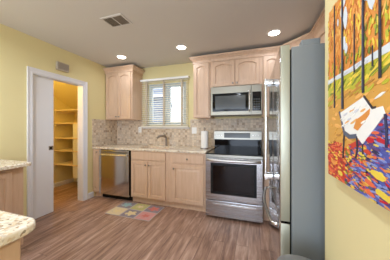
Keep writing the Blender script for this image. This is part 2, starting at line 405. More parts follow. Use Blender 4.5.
# unseen glazed door added to dress the opening for the rear fill
pd = thing('added_door', 'unseen glazed door added in front of the rear fill light', 'door', (1.6, REAR-0.05, 0)); pd['kind'] = 'structure'
for x0, x1 in ((0.102, 1.6), (1.602, 3.098)):
    bm = NB(); rect_frame(bm, x0, x1, 0.002, 2.248, 0.07, REAR-0.075, REAR-0.03); s_ = obj('sash', bm, M['white'], pd)
    bm = NB(); box(bm, x0+0.07, x1-0.07, REAR-0.056, REAR-0.05, 0.072, 2.178); obj('pane', bm, M['glass'], s_)

# ------------------------------------------------------------------ backsplash
bm = NB(); T = 0.008; ZB, ZT = 0.931, 1.444
def slab_poly(bm, pts, y0, y1):
    b = bmesh.new(); A = [b.verts.new((x, y0, z)) for x, z in pts]; B = [b.verts.new((x, y1, z)) for x, z in pts]
    b.faces.new(A); b.faces.new(B[::-1]); n = len(pts)
    for k in range(n): b.faces.new((A[k], A[(k+1) % n], B[(k+1) % n], B[k]))
    merge(bm, b)
slab_poly(bm, [(T, ZB), (XR-0.001, ZB), (XR-0.001, ZT), (1.70, ZT), (1.70, 1.267), (0.657, 1.267), (0.657, ZT), (T, ZT)], -T, -0.0005)
obj('tile_backsplash', bm, M['tile'], None, 'beige and brown tumbled stone mosaic tiles on the wall behind sink and range', 'backsplash')
bm = NB(); box(bm, 0.0005, T, -0.65, -0.0005, ZB, ZT)
obj('tile_backsplash', bm, M['tile'], None, 'narrow return of mosaic tiles on the left wall beside the pantry door casing', 'backsplash')

# ------------------------------------------------------------------ countertops
GR = 0.035; GZ = 0.93
def rounded(pts, rads, n=6):
    out = []
    for i, p in enumerate(pts):
        p = Vector(p); a = Vector(pts[i-1]); c = Vector(pts[(i+1) % len(pts)]); r = rads.get(i, 0)
        if not r: out.append(tuple(p)); continue
        u = (a-p).normalized(); v = (c-p).normalized(); s = p+u*r; e = p+v*r
        for k in range(n+1):
            t = k/n; q = s*(1-t)**2+p*2*t*(1-t)+e*t*t; out.append(tuple(q))
    return out
# run with the sink: built of strips round a cut-out
SX0, SX1, SY0, SY1 = 0.87, 1.47, -0.50, -0.13
b = bmesh.new(); xs = [0.001, SX0, SX1, 2.178]; ys = [-0.652, SY0, SY1, -0.009]
V = {(i, j): b.verts.new((xs[i], ys[j], GZ-GR)) for i in range(4) for j in range(4)}
fs = [b.faces.new((V[i, j], V[i+1, j], V[i+1, j+1], V[i, j+1])) for i in range(3) for j in range(3) if (i, j) != (1, 1)]
r = bmesh.ops.extrude_face_region(b, geom=fs); bmesh.ops.translate(b, vec=(0, 0, GR), verts=[v for v in r['geom'] if isinstance(v, bmesh.types.BMVert)])
es = [e for e in b.edges if all(abs(v.co.y+0.652) < 1e-5 for v in e.verts) and abs(e.verts[0].co.z-e.verts[1].co.z) < 1e-6]
bmesh.ops.bevel(b, geom=es, offset=0.008, segments=3, profile=0.5, affect='EDGES')
ct = obj('countertop', b, M['granite'], None, 'speckled granite countertop over the dishwasher and sink cabinets', 'countertop')
bm = NB(); prism(bm, [(2.975, -0.652), (3.25, -0.652), (3.25, -1.15), (XR-0.002, -1.15), (XR-0.002, -0.009), (2.975, -0.009)], GZ-GR, GZ, 0.006)
obj('countertop', bm, M['granite'], None, 'small granite countertop in the corner between range and refrigerator', 'countertop')
bm = NB(); prism(bm, rounded([(0.001, -1.99), (0.70, -1.99), (0.70, -2.775), (2.085, -2.775), (2.085, -3.42), (0.001, -3.42)], {1: 0.07, 2: 0.04, 3: 0.07, 4: 0.07}), GZ-GR, GZ, 0.009)
obj('countertop', bm, M['granite'], None, 'cream speckled granite peninsula top with a rounded corner in the left foreground', 'countertop')
# sink
bm = NB(); b = bmesh.new(); s = 0.002
def ring(x0, x1, y0, y1, z): return [b.verts.new(p) for p in ((x0, y0, z), (x1, y0, z), (x1, y1, z), (x0, y1, z))]
rr = [ring(SX0-0.02, SX1+0.02, SY0-0.02, SY1+0.02, GZ-GR-0.001), ring(SX0+s, SX1-s, SY0+s, SY1-s, GZ-GR-0.001), ring(SX0+0.02, SX1-0.02, SY0+0.02, SY1-0.02, GZ-GR-0.17), ring(SX0+0.02, SX1-0.02, SY0+0.02, SY1-0.02, GZ-GR-0.175), ring(SX0-0.02, SX1+0.02, SY0-0.02, SY1+0.02, GZ-GR-0.005)]
for i in range(2):
    for k in range(4): b.faces.new((rr[i][k], rr[i][(k+1) % 4], rr[i+1][(k+1) % 4], rr[i+1][k]))
b.faces.new(rr[2])
merge(bm, b); snk = thing('kitchen_sink', 'stainless undermount sink let into the granite under the window', 'sink', (1.17, -0.3, GZ-GR-0.18))
obj('basin', bm, M['steel_soft'], snk)
bm = NB(); lathe(bm, [(0.04, 0), (0.04, 0.004), (0.03, 0.005), (0.028, 0.002)], (1.17, -0.31, GZ-GR-0.171), 'Z', 20); obj('drain', bm, M['chrome'], snk, smooth=True)
# faucet
fc = thing('kitchen_faucet', 'single-lever pull-out faucet behind the sink', 'faucet', (1.235, -0.085, GZ))
fx, fy = 1.235, -0.085
bm = NB(); lathe(bm, [(0.030, 0), (0.030, 0.006), (0.020, 0.012), (0.019, 0.10), (0.021, 0.125)], (fx, fy, GZ), 'Z', 20)
tube(bm, smoothpts([(fx, fy, GZ+0.10), (fx, fy-0.005, GZ+0.155), (fx-0.035, fy-0.04, GZ+0.195), (fx-0.09, fy-0.10, GZ+0.19), (fx-0.125, fy-0.14, GZ+0.155)], 20), 0.0195, 14)
obj('spout', bm, M['nickel'], fc, smooth=True)
bm = NB(); lathe(bm, [(0.021, 0), (0.022, 0.02), (0.014, 0.032)], (fx, fy, GZ+0.125), 'Z', 18); tube(bm, smoothpts([(fx, fy, GZ+0.15), (fx-0.01, fy-0.01, GZ+0.20), (fx-0.045, fy-0.03, GZ+0.25)], 10), 0.008, 10)
obj('lever', bm, M['nickel'], fc, smooth=True)
# paper towel
tw = thing('paper_towel_roll', 'white paper towel roll on a holder beside the range', 'paper towel', (2.06, -0.3, GZ))
bm = NB(); lathe(bm, [(0.075, 0), (0.075, 0.008), (0.07, 0.012), (0.01, 0.014), (0.007, 0.02), (0.007, 0.335), (0.012, 0.34), (0.012, 0.352), (0.004, 0.358)], (2.06, -0.3, GZ), 'Z', 28); obj('holder', bm, M['nickel'], tw, smooth=True)
bm = NB(); lathe(bm, [(0.02, 0.018), (0.060, 0.018), (0.0615, 0.022), (0.0615, 0.292), (0.060, 0.296), (0.02, 0.296), (0.02, 0.018)], (2.06, -0.3, GZ), 'Z', 32, cap=False); obj('roll', bm, M['paper'], tw, smooth=True)

# ------------------------------------------------------------------ cabinets
MP = M['maple']
YF = -0.62
def base_cab(name_label, x0, x1, parts, toe=True, grp=None):
    c = thing('base_cabinet', name_label, 'cabinet', ((x0+x1)/2, -0.3, 0))
    bm = NB(); box(bm, x0, x1, YF+0.0, -0.010, 0.095, GZ-GR-0.001, 0.001)
    obj('body', bm, MP, c)
    bm = NB(); box(bm, x0, x1, -0.57, -0.10, 0, 0.094); obj('toe_kick', bm, MP, c)
    for p in parts:
        kind, a0, a1, z0, z1, kx, kz = p
        o = obj('door' if kind == 'door' else 'drawer', panel_door(a1-a0, z1-z0, face_y(a0, YF-0.021, z0), 0, flat=(kind != 'door')), MP, c, smooth=True)
        if kx is not None: knob(o, kx, YF-0.021, kz)
    return c
base_cab('narrow maple pull-out cabinet between left wall and dishwasher', 0.002, 0.155, [('door', 0.012, 0.148, 0.115, 0.875, 0.115, 0.84)])
base_cab('maple sink cabinet with two doors beneath the faucet', 0.835, 1.56, [('drawer', 0.85, 1.50, 0.745, 0.872, None, None), ('door', 0.85, 1.172, 0.115, 0.725, 1.145, 0.665), ('door', 1.18, 1.50, 0.115, 0.725, 1.207, 0.665)])
base_cab('maple cabinet with a drawer over one door, left of the range', 1.562, 2.176, [('drawer', 1.625, 2.135, 0.735, 0.862, 1.88, 0.80), ('door', 1.625, 2.135, 0.115, 0.70, 1.655, 0.645)])
# corner base right of the range
c = thing('base_cabinet', 'maple corner cabinet between range and refrigerator', 'cabinet', (3.4, -0.4, 0))
bm = NB(); prism(bm, [(2.976, -0.62), (3.28, -0.62), (3.28, -1.15), (XR-0.002, -1.15), (XR-0.002, -0.01), (2.976, -0.01)], 0.095, GZ-GR-0.001); obj('body', bm, MP, c)
bm = NB(); prism(bm, [(2.976, -0.56), (3.34, -0.56), (3.34, -1.15), (XR-0.002, -1.15), (XR-0.002, -0.01), (2.976, -0.01)], 0, 0.094); obj('toe_kick', bm, MP, c)
d = obj('door', panel_door(0.235, 0.61, face_y(3.0, YF-0.021, 0.115), 0), MP, c, smooth=True); knob(d, 3.03, YF-0.021, 0.665)
d = obj('drawer', panel_door(0.235, 0.127, face_y(3.0, YF-0.021, 0.745), 0, flat=True), MP, c, smooth=True); knob(d, 3.12, YF-0.021, 0.81)
d = obj('door', panel_door(0.42, 0.75, face_mx(3.28-0.021, -0.70, 0.115), 0), MP, c, smooth=True); knob(d, 3.28-0.021, -0.74, 0.79, '-X')
# left run and peninsula
c = thing('base_cabinet', 'maple cabinet with a panelled door below the left wall counter', 'cabinet', (0.3, -2.4, 0))
YE = -2.04
bm = NB(); box(bm, 0.002, 0.62, -3.38, YE, 0.095, GZ-GR-0.001, 0.001); obj('body', bm, MP, c)
bm = NB(); box(bm, 0.002, 0.56, -3.38, YE, 0, 0.094); obj('toe_kick', bm, MP, c)
d = obj('door', panel_door(0.50, 0.74, face_px(0.641, -2.64, 0.12), 0), MP, c, smooth=True); knob(d, 0.641, -2.60, 0.80, 'X')
c = thing('base_cabinet', 'maple peninsula cabinet under the foreground granite', 'cabinet', (1.3, -3.1, 0))
bm = NB(); box(bm, 0.66, 2.035, -3.37, -2.82, 0.095, GZ-GR-0.001, 0.001); obj('body', bm, MP, c)
bm = NB(); box(bm, 0.66, 1.98, -3.31, -2.88, 0, 0.094); obj('toe_kick', bm, MP, c)
obj('end_panel', panel_door(0.53, 0.77, face_px(2.055, -3.36, 0.11), 0), MP, c, smooth=True)
for k in range(3): 
    mt = Matrix.Translation((2.0-k*0.44, -2.799, 0.12)) @ Matrix.Rotation(PI, 4, 'Z')
    d = obj('door', panel_door(0.42, 0.75, mt, 0), MP, c, smooth=True)

# uppers
UB = 1.445; UT = 2.372; UY = -0.33
def upper(label, x0, x1, z0, doors, crown_path, sides=0.0):
    c = thing('wall_cabinet', label, 'cabinet', ((x0+x1)/2, -0.17, z0))
    bm = NB(); box(bm, x0, x1, UY, -0.009, z0, UT, 0.001); obj('body', bm, MP, c)
    for a0, a1, arch, kx, kz in doors:
        o = obj('door', panel_door(a1-a0, 2.352-(z0+0.012), face_y(a0, UY-0.021, z0+0.012), arch, stile=0.05), MP, c, smooth=True)
        if kx is not None: knob(o, kx, UY-0.021, kz)
    if crown_path:
        bm = NB(); sweep(bm, crown_path, CROWN); obj('crown_molding', bm, MP, c)
    return c
upper('tall maple wall cabinet in the corner left of the window', 0.009, 0.645, UB, [(0.030, 0.318, 0.035, 0.292, UB+0.055), (0.326, 0.614, 0.035, 0.352, UB+0.055)], [(0.001, UY), (0.645, UY), (0.645, -0.001)])
upper('narrow maple wall cabinet between window and microwave', 1.872, 2.168, UB, [(1.89, 2.145, 0.03, None, None)], [(1.872, -0.001), (1.872, UY), (2.168, UY)])
upper('short maple wall cabinet with two arched doors above the microwave', 2.170, 2.966, 1.935, [(2.205, 2.562, 0.035, 2.535, 1.985), (2.57, 2.927, 0.035, 2.597, 1.985)], [(2.1695, UY), (2.967, UY)])
upper('narrow maple wall cabinet right of the microwave', 2.968, 3.238, UB, [(2.985, 3.215, 0.03, 3.01, UB+0.055)], [(2.9685, UY), (3.2395, UY)])
c = thing('wall_cabinet', 'diagonal maple corner wall cabinet behind the refrigerator', 'cabinet', (3.6, -0.3, UB))
bm = NB(); prism(bm, [(3.24, -0.009), (3.24, -0.33), (3.57, -0.66), (XR-0.002, -0.66), (XR-0.002, -0.009)], UB, UT); obj('body', bm, MP, c)
bm = NB(); sweep(bm, [(3.241, -0.331), (3.57, -0.66)], CROWN); obj('crown_molding', bm, MP, c)
mt = Matrix.Translation((3.24+0.03, -0.33-0.03, UB+0.012)) @ Matrix.Rotation(-PI/4, 4, 'Z') @ Matrix.Translation((0, -0.021, 0))
d = obj('door', panel_door(0.385, 0.895, mt, 0.035), MP, c, smooth=True)
def upper_right(label, y0, y1, z0, n):
    c = thing('wall_cabinet', label, 'cabinet', (3.73, (y0+y1)/2, z0))
    bm = NB(); box(bm, 3.57, XR-0.002, y1, y0, z0, UT, 0.001); obj('body', bm, MP, c)
    w = (y0-y1-0.03)/n
    for k in range(n):
        a = y0-0.015-k*w; o = obj('door', panel_door(w-0.008, 2.352-z0-0.012, face_mx(3.57-0.021, a, z0+0.012), 0.03), MP, c, smooth=True)
        knob(o, 3.57-0.021, a-(0.03 if k % 2 else w-0.038), z0+0.055, '-X')
    bm = NB(); sweep(bm, [(3.57, y0), (3.57, y1)], CROWN); obj('crown_molding', bm, MP, c)
upper_right('maple wall cabinet on the right wall just before the refrigerator', -0.662, -1.15, UB, 1)
upper_right('short maple wall cabinet over the refrigerator', -1.152, -2.188, 1.86, 2)

# ------------------------------------------------------------------ dishwasher
dw = thing('dishwasher', 'stainless steel dishwasher left of the sink cabinet', 'dishwasher', (0.48, -0.3, 0))
bm = NB(); box(bm, 0.160, 0.832, -0.60, -0.05, 0.10, GZ-GR-0.002); obj('body', bm, M['black'], dw)
bm = NB(); box(bm, 0.163, 0.806, -0.645, -0.602, 0.088, 0.885, 0.005); dd = obj('door', bm, M['steel_v'], dw)
bm = NB(); box(bm, 0.20, 0.775, -0.650, -0.6455, 0.828, 0.868, 0.002); obj('control_strip', bm, M['steel_soft'], dd)
bm = NB(); tube(bm, [(0.205, -0.678, 0.80), (0.77, -0.678, 0.80)], 0.011, 12)
for x in (0.225, 0.75): tube(bm, [(x, -0.678, 0.80), (x, -0.644, 0.80)], 0.008, 8)
obj('handle', bm, M['chrome'], dd, smooth=True)
bm = NB(); box(bm, 0.165, 0.83, -0.565, -0.12, 0, 0.085); obj('toe_kick', bm, M['black'], dw)

# ------------------------------------------------------------------ range
rg = thing('kitchen_range', 'freestanding stainless electric range with black glass cooktop', 'range', (2.575, -0.4, 0))
RX0, RX1 = 2.187, 2.966
bm = NB(); box(bm, RX0, RX1, -0.69, -0.02, 0.03, 0.905, 0.002)
for x in (RX0+0.06, RX1-0.06):
    for y in (-0.62, -0.1): lathe(bm, [(0.02, 0), (0.02, 0.03)], (x, y, 0), 'Z', 10)
obj('body', bm, M['steel_soft'], rg)
bm = NB(); box(bm, RX0-0.002, RX1+0.002, -0.722, -0.085, 0.905, 0.918, 0.004, 0)
for cx_, cy_, r_ in ((2.38, -0.54, 0.115), (2.38, -0.27, 0.08), (2.77, -0.54, 0.085), (2.77, -0.27, 0.105)):
    lathe(bm, [(r_-0.002, 0), (r_-0.002, 0.0004), (r_, 0.0004), (r_, 0)], (cx_, cy_, 0.918), 'Z', 40, 1, cap=False)
obj('cooktop', bm, [M['black_glass'], M['display']], rg)
bm = NB(); box(bm, RX0+0.002, RX1-0.002, -0.105, -0.02, 0.905, 1.085, 0.004, 0); obj('backguard_glass', bm, M['black_glass'], rg)
bm = NB(); b = bmesh.new(); pr = [(-0.02, 1.086), (-0.132, 1.086), (-0.118, 1.222), (-0.10, 1.232), (-0.02, 1.232)]
va = [b.verts.new((RX0, y, z)) for y, z in pr]; vb = [b.verts.new((RX1, y, z)) for y, z in pr]
b.faces.new(va); b.faces.new(vb[::-1])
for k in range(5): b.faces.new((va[k], va[(k+1) % 5], vb[(k+1) % 5], vb[k]))
merge(bm, b); bk = obj('control_panel', bm, M['steel_soft'], rg)
bm = NB(); b = bmesh.new()
mtx = Matrix.Translation((2.575, -0.1275, 1.154)) @ Matrix.Rotation(-0.103, 4, 'X')
box(bm, -0.215, 0.215, -0.003, 0.003, -0.042, 0.042, 0.002, 0, mtx); obj('display', bm, M['display'], bk)
for i in range(3):
    for sx in (-1, 1):
        bm = NB(); box(bm, sx*(0.26+0.04*i)-0.008, sx*(0.26+0.04*i)+0.008, -0.0025, 0.001, -0.006, 0.006, 0.001, 0, mtx); obj('touch_button', bm, M['white_plastic'], bk)
bm = NB(); box(bm, RX0, RX1, -0.715, -0.692, 0.862, 0.903, 0.006); obj('vent_strip', bm, M['steel_soft'], rg)
bm = NB(); box(bm, RX0+0.003, RX1-0.003, -0.735, -0.692, 0.268, 0.858, 0.006, 0); od = obj('oven_door', bm, M['steel'], rg)
bm = NB(); box(bm, 2.265, 2.885, -0.739, -0.7352, 0.355, 0.792, 0.0015, 0); ow = obj('oven_window', bm, M['black'], od)
bm = NB(); box(bm, 2.30, 2.85, -0.741, -0.7391, 0.39, 0.755, 0.0008, 0); obj('inner_glass', bm, M['oven_glass'], ow)
bm = NB(); hp = smoothpts([(RX0+0.03, -0.745, 0.832), (RX0+0.12, -0.782, 0.832), (2.575, -0.80, 0.832), (RX1-0.12, -0.782, 0.832), (RX1-0.03, -0.745, 0.832)], 28)
tube(bm, hp, 0.019, 14, flat=0.7)
for x in (RX0+0.045, RX1-0.045): box(bm, x-0.012, x+0.012, -0.752, -0.735, 0.822, 0.842, 0.003)
obj('handle', bm, M['handle_satin'], od, smooth=True)
bm = NB(); box(bm, RX0+0.003, RX1-0.003, -0.732, -0.692, 0.035, 0.258, 0.006); sd = obj('storage_drawer', bm, M['steel'], rg)
bm = NB(); box(bm, 2.30, 2.885, -0.738, -0.7325, 0.196, 0.222, 0.002); obj('drawer_pull', bm, M['chrome'], sd)

# ------------------------------------------------------------------ microwave
mw = thing('microwave_oven', 'stainless over-the-range microwave with dark glass door', 'microwave', (2.575, -0.2, 1.476))
MX0, MX1 = 2.190, 2.963
bm = NB(); box(bm, MX0, MX1, -0.372, -0.009, 1.478, 1.932, 0.003); obj('body', bm, M['steel_soft'], mw)
bm = NB(); box(bm, MX0, 2.812, -0.402, -0.374, 1.480, 1.930, 0.005); md = obj('door', bm, M['steel_warm'], mw)
bm = NB(); box(bm, 2.218, 2.772, -0.405, -0.4025, 1.538, 1.822, 0.001, 0); g = obj('door_glass', bm, M['black_glass'], md)
bm = NB(); box(bm, 2.262, 2.728, -0.4065, -0.4052, 1.572, 1.782, 0.0005, 0); obj('viewing_window', bm, M['display'], g)
bm = NB(); tube(bm, smoothpts([(2.786, -0.405, 1.535), (2.786, -0.440, 1.560), (2.786, -0.445, 1.69), (2.786, -0.440, 1.82), (2.786, -0.405, 1.845)], 20), 0.011, 12); obj('handle', bm, M['chrome'], md, smooth=True)
bm = NB(); box(bm, 2.814, MX1, -0.402, -0.374, 1.480, 1.930, 0.005); cp = obj('control_panel', bm, M['steel_warm'], mw)
bm = NB(); box(bm, 2.826, 2.950, -0.405, -0.4025, 1.538, 1.822, 0.001); kp = obj('keypad', bm, M['black_glass'], cp)
bm = NB()
for i in range(5):
    for j in range(3): box(bm, 2.842+j*0.034, 2.866+j*0.034, -0.4062, -0.4052, 1.555+i*0.036, 1.575+i*0.036, 0.0004)
obj('key', bm, M['display'], kp)
bm = NB(); box(bm, 2.842, 2.934, -0.4062, -0.4052, 1.762, 1.802, 0.0004); obj('clock_display', bm, M['oven_glass'], kp)
bm = NB()
for i in range(14): box(bm, MX0+0.06+i*0.04, MX0+0.09+i*0.04, -0.34, -0.25, 1.4735, 1.478, 0.0)
obj('vent_grille', bm, M['black'], mw)

# ------------------------------------------------------------------ refrigerator
fr = thing('refrigerator', 'stainless french-door refrigerator with bottom freezer beside the painting', 'refrigerator', (3.4, -1.63, 0))
FY0, FY1 = -2.087, -1.175
bm = NB(); box(bm, 3.062, 3.80, FY0+0.004, FY1, 0.02, 1.752, 0.004); obj('body', bm, M['gray_side'], fr)
mid = (FY0+FY1)/2
def fdoor(name, y0, y1, z0, z1):
    b = bmesh.new(); N = 8; pts = []
    for k in range(N+1):            # slightly bowed front
        t = k/N; y = y0+(y1-y0)*t; bow = 0.004*(1-(2*t-1)**2)
        if k == 0: pts += [(3.008, y0), (3.004, y0+0.0015), (3.002, y0+0.005)]
        elif k == N: pts += [(3.002, y1-0.005), (3.004, y1-0.0015), (3.008, y1)]
        else: pts.append((3.004-bow, y))
    pts += [(3.052, y1), (3.052, y0)]
    bm = NB(); prism(bm, pts, z0, z1, 0.003)
    for f in bm.faces:
        f.normal_update()
        if abs(f.normal.y) > 0.9: f.material_index = 1
        elif abs(f.normal.y) > 0.3 and f.normal.x < 0: f.material_index = 2  # corner faces get their own metal to put in an edge highlight
    return obj(name, bm, [M['steel_v'], M['door_edge'], M['chrome']], fr, smooth=True)
da = fdoor('door', FY0, mid-0.002, 0.735, 1.765); db = fdoor('door', mid+0.002, FY1, 0.735, 1.765)
dz = fdoor('freezer_drawer', FY0, FY1, 0.06, 0.722)
def fhandle(par, y):
    bm = NB(); x = 2.945
    tube(bm, [(x, y, 0.86), (x, y, 1.68)], 0.0125, 14)
    for z in (0.885, 1.655): box(bm, x-0.010, 3.001, y-0.012, y+0.012, z-0.022, z+0.022, 0.005)
    obj('handle', bm, M['chrome'], par, smooth=True)
fhandle(da, mid-0.035); fhandle(db, mid+0.035)
bm = NB(); tube(bm, smoothpts([(3.0, FY0+0.075, 0.672), (2.962, FY0+0.13, 0.672), (2.935, mid, 0.672), (2.962, FY1-0.13, 0.672), (3.0, FY1-0.075, 0.672)], 30), 0.0125, 14)
obj('handle', bm, M['chrome'], dz, smooth=True)
bm = NB(); box(bm, 3.053, 3.061, FY0+0.012, FY1-0.01, 0.07, 1.74); obj('door_gasket', bm, M['black'], fr)
for y in (FY0+0.05, FY1-0.05):
    bm = NB(); box(bm, 3.115, 3.21, y-0.035, y+0.035, 1.753, 1.79, 0.006); obj('hinge_cover', bm, M['gray_side'], fr)
bm = NB(); box(bm, 3.07, 3.75, FY0+0.03, FY1-0.03, 0, 0.02); obj('base_grille', bm, M['black'], fr)
# bin
bn = thing('trash_can', 'grey bin with a domed lid standing before the refrigerator side', 'bin', (3.06, -2.33, 0))
def obin(prof, name, mat):
    bm = NB(); lathe(bm, prof, (0, 0, 0), 'Z', 36); bmesh.ops.scale(bm, vec=(1.0, 0.9, 1), verts=bm.verts); bmesh.ops.translate(bm, vec=(3.06, -2.33, 0), verts=bm.verts)
    return obj(name, bm, mat, bn, smooth=True)
obin([(0.085, 0), (0.09, 0.01), (0.108, 0.60)], 'bucket', M['bin'])
obin([(0.112, 0.602), (0.113, 0.625), (0.105, 0.645), (0.075, 0.66), (0.03, 0.668), (0.003, 0.669)], 'lid', M['bin'])

# ------------------------------------------------------------------ window blind
bl = thing('window_blind', 'cream horizontal slat blind hanging open over the sink window', 'blind', (1.165, -0.04, 1.3))
bm = NB(); box(bm, 0.648, 1.69, -0.085, -0.075, 2.214, 2.256, 0.003); box(bm, 0.648, 0.656, -0.075, -0.004, 2.214, 2.256); box(bm, 1.682, 1.69, -0.075, -0.004, 2.214, 2.256)
box(bm, 0.662, 1.676, -0.07, -0.02, 2.218, 2.250, 0.002); obj('valance', bm, M['white_plastic'], bl)
bm = NB(); z = 2.195
while z > 1.335:
    mt = Matrix.Translation((1.165, -0.043, z)) @ Matrix.Rotation(math.radians(26), 4, 'X')
    box(bm, -0.507, 0.507, -0.023, 0.023, -0.0018, 0.0018, 0, 0, mt); z -= 0.0425
obj('slats', bm, M['slat'], bl)
bm = NB(); box(bm, 0.66, 1.672, -0.066, -0.020, 1.295, 1.318, 0.003); obj('bottom_rail', bm, M['slat'], bl)
for x in (0.775, 1.165, 1.545):
    bm = NB(); box(bm, x-0.014, x+0.014, -0.0685, -0.0672, 1.318, 2.214); box(bm, x-0.014, x+0.014, -0.0188, -0.0175, 1.318, 2.214); obj('ladder_tape', bm, M['tape'], bl)

# ------------------------------------------------------------------ outlets
def outlet(x, z, label, switch=False, w=0.075):
    o = thing('wall_switch' if switch else 'wall_outlet', label, 'switch' if switch else 'outlet', (x, -T, z))
    bm = NB(); box(bm, x-w/2, x+w/2, -T-0.006, -T-0.0003, z-0.06, z+0.06, 0.002); obj('plate', bm, M['white_plastic'], o)
    if switch:
        bm = NB(); box(bm, x-0.016, x+0.016, -T-0.009, -T-0.0063, z-0.032, z+0.032, 0.001); obj('rocker', bm, M['white_plastic'], o)
    else:
        for dz_ in (-0.022, 0.022):
            bm = NB(); box(bm, x-0.016, x+0.016, -T-0.009, -T-0.0063, z+dz_-0.014, z+dz_+0.014, 0.001)
            box(bm, x-0.008, x-0.005, -T-0.0096, -T-0.009, z+dz_-0.005, z+dz_+0.006, 0, 1); box(bm, x+0.005, x+0.008, -T-0.0096, -T-0.009, z+dz_-0.005, z+dz_+0.006, 0, 1)
            obj('socket', bm, [M['white_plastic'], M['black']], o)
outlet(0.59, 1.243, 'white outlet on the mosaic tile left of the window')
outlet(1.78, 1.232, 'white switch plate on the tile between window and paper towels', True, 0.095)
outlet(3.13, 1.21, 'white outlet on the tile between range and refrigerator')

# ------------------------------------------------------------------ pantry shelving
ps = thing('pantry_shelving', 'built-in pantry shelves seen through the doorway', 'shelving', (-0.7, -0.25, 0.3))
for z in (1.665, 1.39, 1.074, 0.805, 0.515):
    bm = NB(); box(bm, -1.236, -0.124, -0.48, -0.032, z-0.022, z, 0.002); obj('shelf', bm, M['pantry_wood'], ps)
bm = NB()
for za, zb in ((1.075, 1.367), (0.806, 1.051), (0.516, 0.782), (0.25, 0.492)): box(bm, -0.72, -0.70, -0.46, -0.032, za, zb); box(bm, -0.70, -0.46, -0.46, -0.445, za, zb)
obj('support_panel', bm, M['white'], ps)
for z in (1.643, 1.368, 1.052, 0.783, 0.493):
    bm = NB(); box(bm, -1.236, -1.218, -0.46, -0.034, z-0.045, z-0.0005); obj('cleat', bm, M['pantry_wood'], ps)
lampd = bpy.data.lights.new('pantry_bulb', 'POINT'); lampd.energy = 16; lampd.color = (1.0, 0.70, 0.20); lampd.shadow_soft_size = 0.05
lo = bpy.data.objects.new('pantry_bulb', lampd); COL.objects.link(lo); lo.location = (-0.75, -1.55, 2.12)
pl = thing('pantry_lamp', 'bulb on a ceiling fitting inside the pantry', 'lamp', (-0.75, -1.68, 2.3))
bm = NB(); lathe(bm, [(0.06, 2.43), (0.06, 2.36), (0.045, 2.33), (0.02, 2.325)], (-0.75, -1.68, 0), 'Z', 20); obj('fitting', bm, M['white_plastic'], pl, smooth=True)
bm = NB(); lathe(bm, [(0.012, 2.326), (0.016, 2.30), (0.03, 2.27), (0.028, 2.245), (0.012, 2.228), (0.002, 2.226)], (-0.75, -1.68, 0), 'Z', 18); obj('bulb', bm, emis('warm_bulb_glass', (255, 200, 120), 4), pl, smooth=True)

# ------------------------------------------------------------------ ceiling fixtures
def downlight(x, y, label, grp=None, power=CAN_W):
    o = thing('recessed_downlight', label, 'ceiling light', (x, y, H), grp)
    bm = NB(); lathe(bm, [(0.066, H-0.0005), (0.066, H-0.004), (0.070, H-0.007), (0.088, H-0.004), (0.090, H-0.0005)], (x, y, 0), 'Z', 32, cap=False); obj('trim_ring', bm, M['white_plastic'], o, smooth=True)
    bm = NB(); lathe(bm, [(0.065, H-0.0005), (0.065, H-0.005), (0.05, H-0.007), (0.002, H-0.008)], (x, y, 0), 'Z', 32); obj('lens', bm, M['lens'], o, smooth=True)
    a = area('downlight_lamp', (x, y, H-0.012), (0, 0, 0), 0.12, 0, power, CAN_COL, 'DISK'); a.data.spread = math.radians(165)
downlight(0.655, -0.64, 'recessed ceiling light above the dishwasher, near the corner cabinet')
downlight(1.79, -0.67, 'recessed ceiling light in front of the narrow cabinet by the window')
downlight(3.10, -0.69, 'recessed ceiling light before the cabinets right of the microwave')
for x, y in ((0.8, -2.6), (2.4, -2.5), (0.8, -4.4), (2.3, -4.4)):  # unseen ceiling lights, added to brighten the base cabinets and room
    downlight(x, y, 'unseen recessed ceiling light added as fill', 'added fill lights over the rear of the room', FILL_CAN_W)
vt = thing('ceiling_vent', 'square metal air vent in the ceiling', 'vent', (1.345, -1.545, H))
VX0, VX1, VY0, VY1 = 1.20, 1.49, -1.645, -1.44
bm = NB()
for a in ((VX0, VX1, VY0, VY0+0.022), (VX0, VX1, VY1-0.022, VY1), (VX0, VX0+0.022, VY0+0.022, VY1-0.022), (VX1-0.022, VX1, VY0+0.022, VY1-0.022), (1.34, 1.352, VY0+0.022, VY1-0.022)):
    box(bm, *a, H-0.009, H-0.0005, 0.002)
obj('frame', bm, M['ceiling'], vt)
bm = NB(); box(bm, VX0+0.022, VX1-0.022, VY0+0.022, VY1-0.022, H-0.0018, H-0.0006); obj('duct', bm, M['vent_dark'], vt)
bm = NB()
for k in range(9):
    x = VX0+0.03+k*0.0135
    box(bm, -0.008, 0.008, VY0+0.022, VY1-0.022, -0.0006, 0.0006, 0, 0, Matrix.Translation((x, 0, H-0.006)) @ Matrix.Rotation(math.radians(20), 4, 'Y'))
for k in range(9):
    x = 1.36+k*0.0128
    box(bm, -0.004, 0.004, VY0+0.022, VY1-0.022, -0.0006, 0.0006, 0, 0, Matrix.Translation((x, 0, H-0.006)) @ Matrix.Rotation(math.radians(-50), 4, 'Y'))
obj('louvers', bm, M['louver'], vt)
# door chime
ch = thing('door_chime', 'grey-beige door chime box above the pantry door', 'door chime', (0, -1.21, 2.22))
bm = NB(); box(bm, 0.001, 0.045, -1.30, -1.12, 2.165, 2.285, 0.004); cb_ = obj('cover', bm, M['chime'], ch)
bm = NB()
for k in range(9): box(bm, 0.0452, 0.050, -1.285+k*0.0185, -1.277+k*0.0185, 2.18, 2.27, 0.001)
obj('grille', bm, M['louver'], ch)

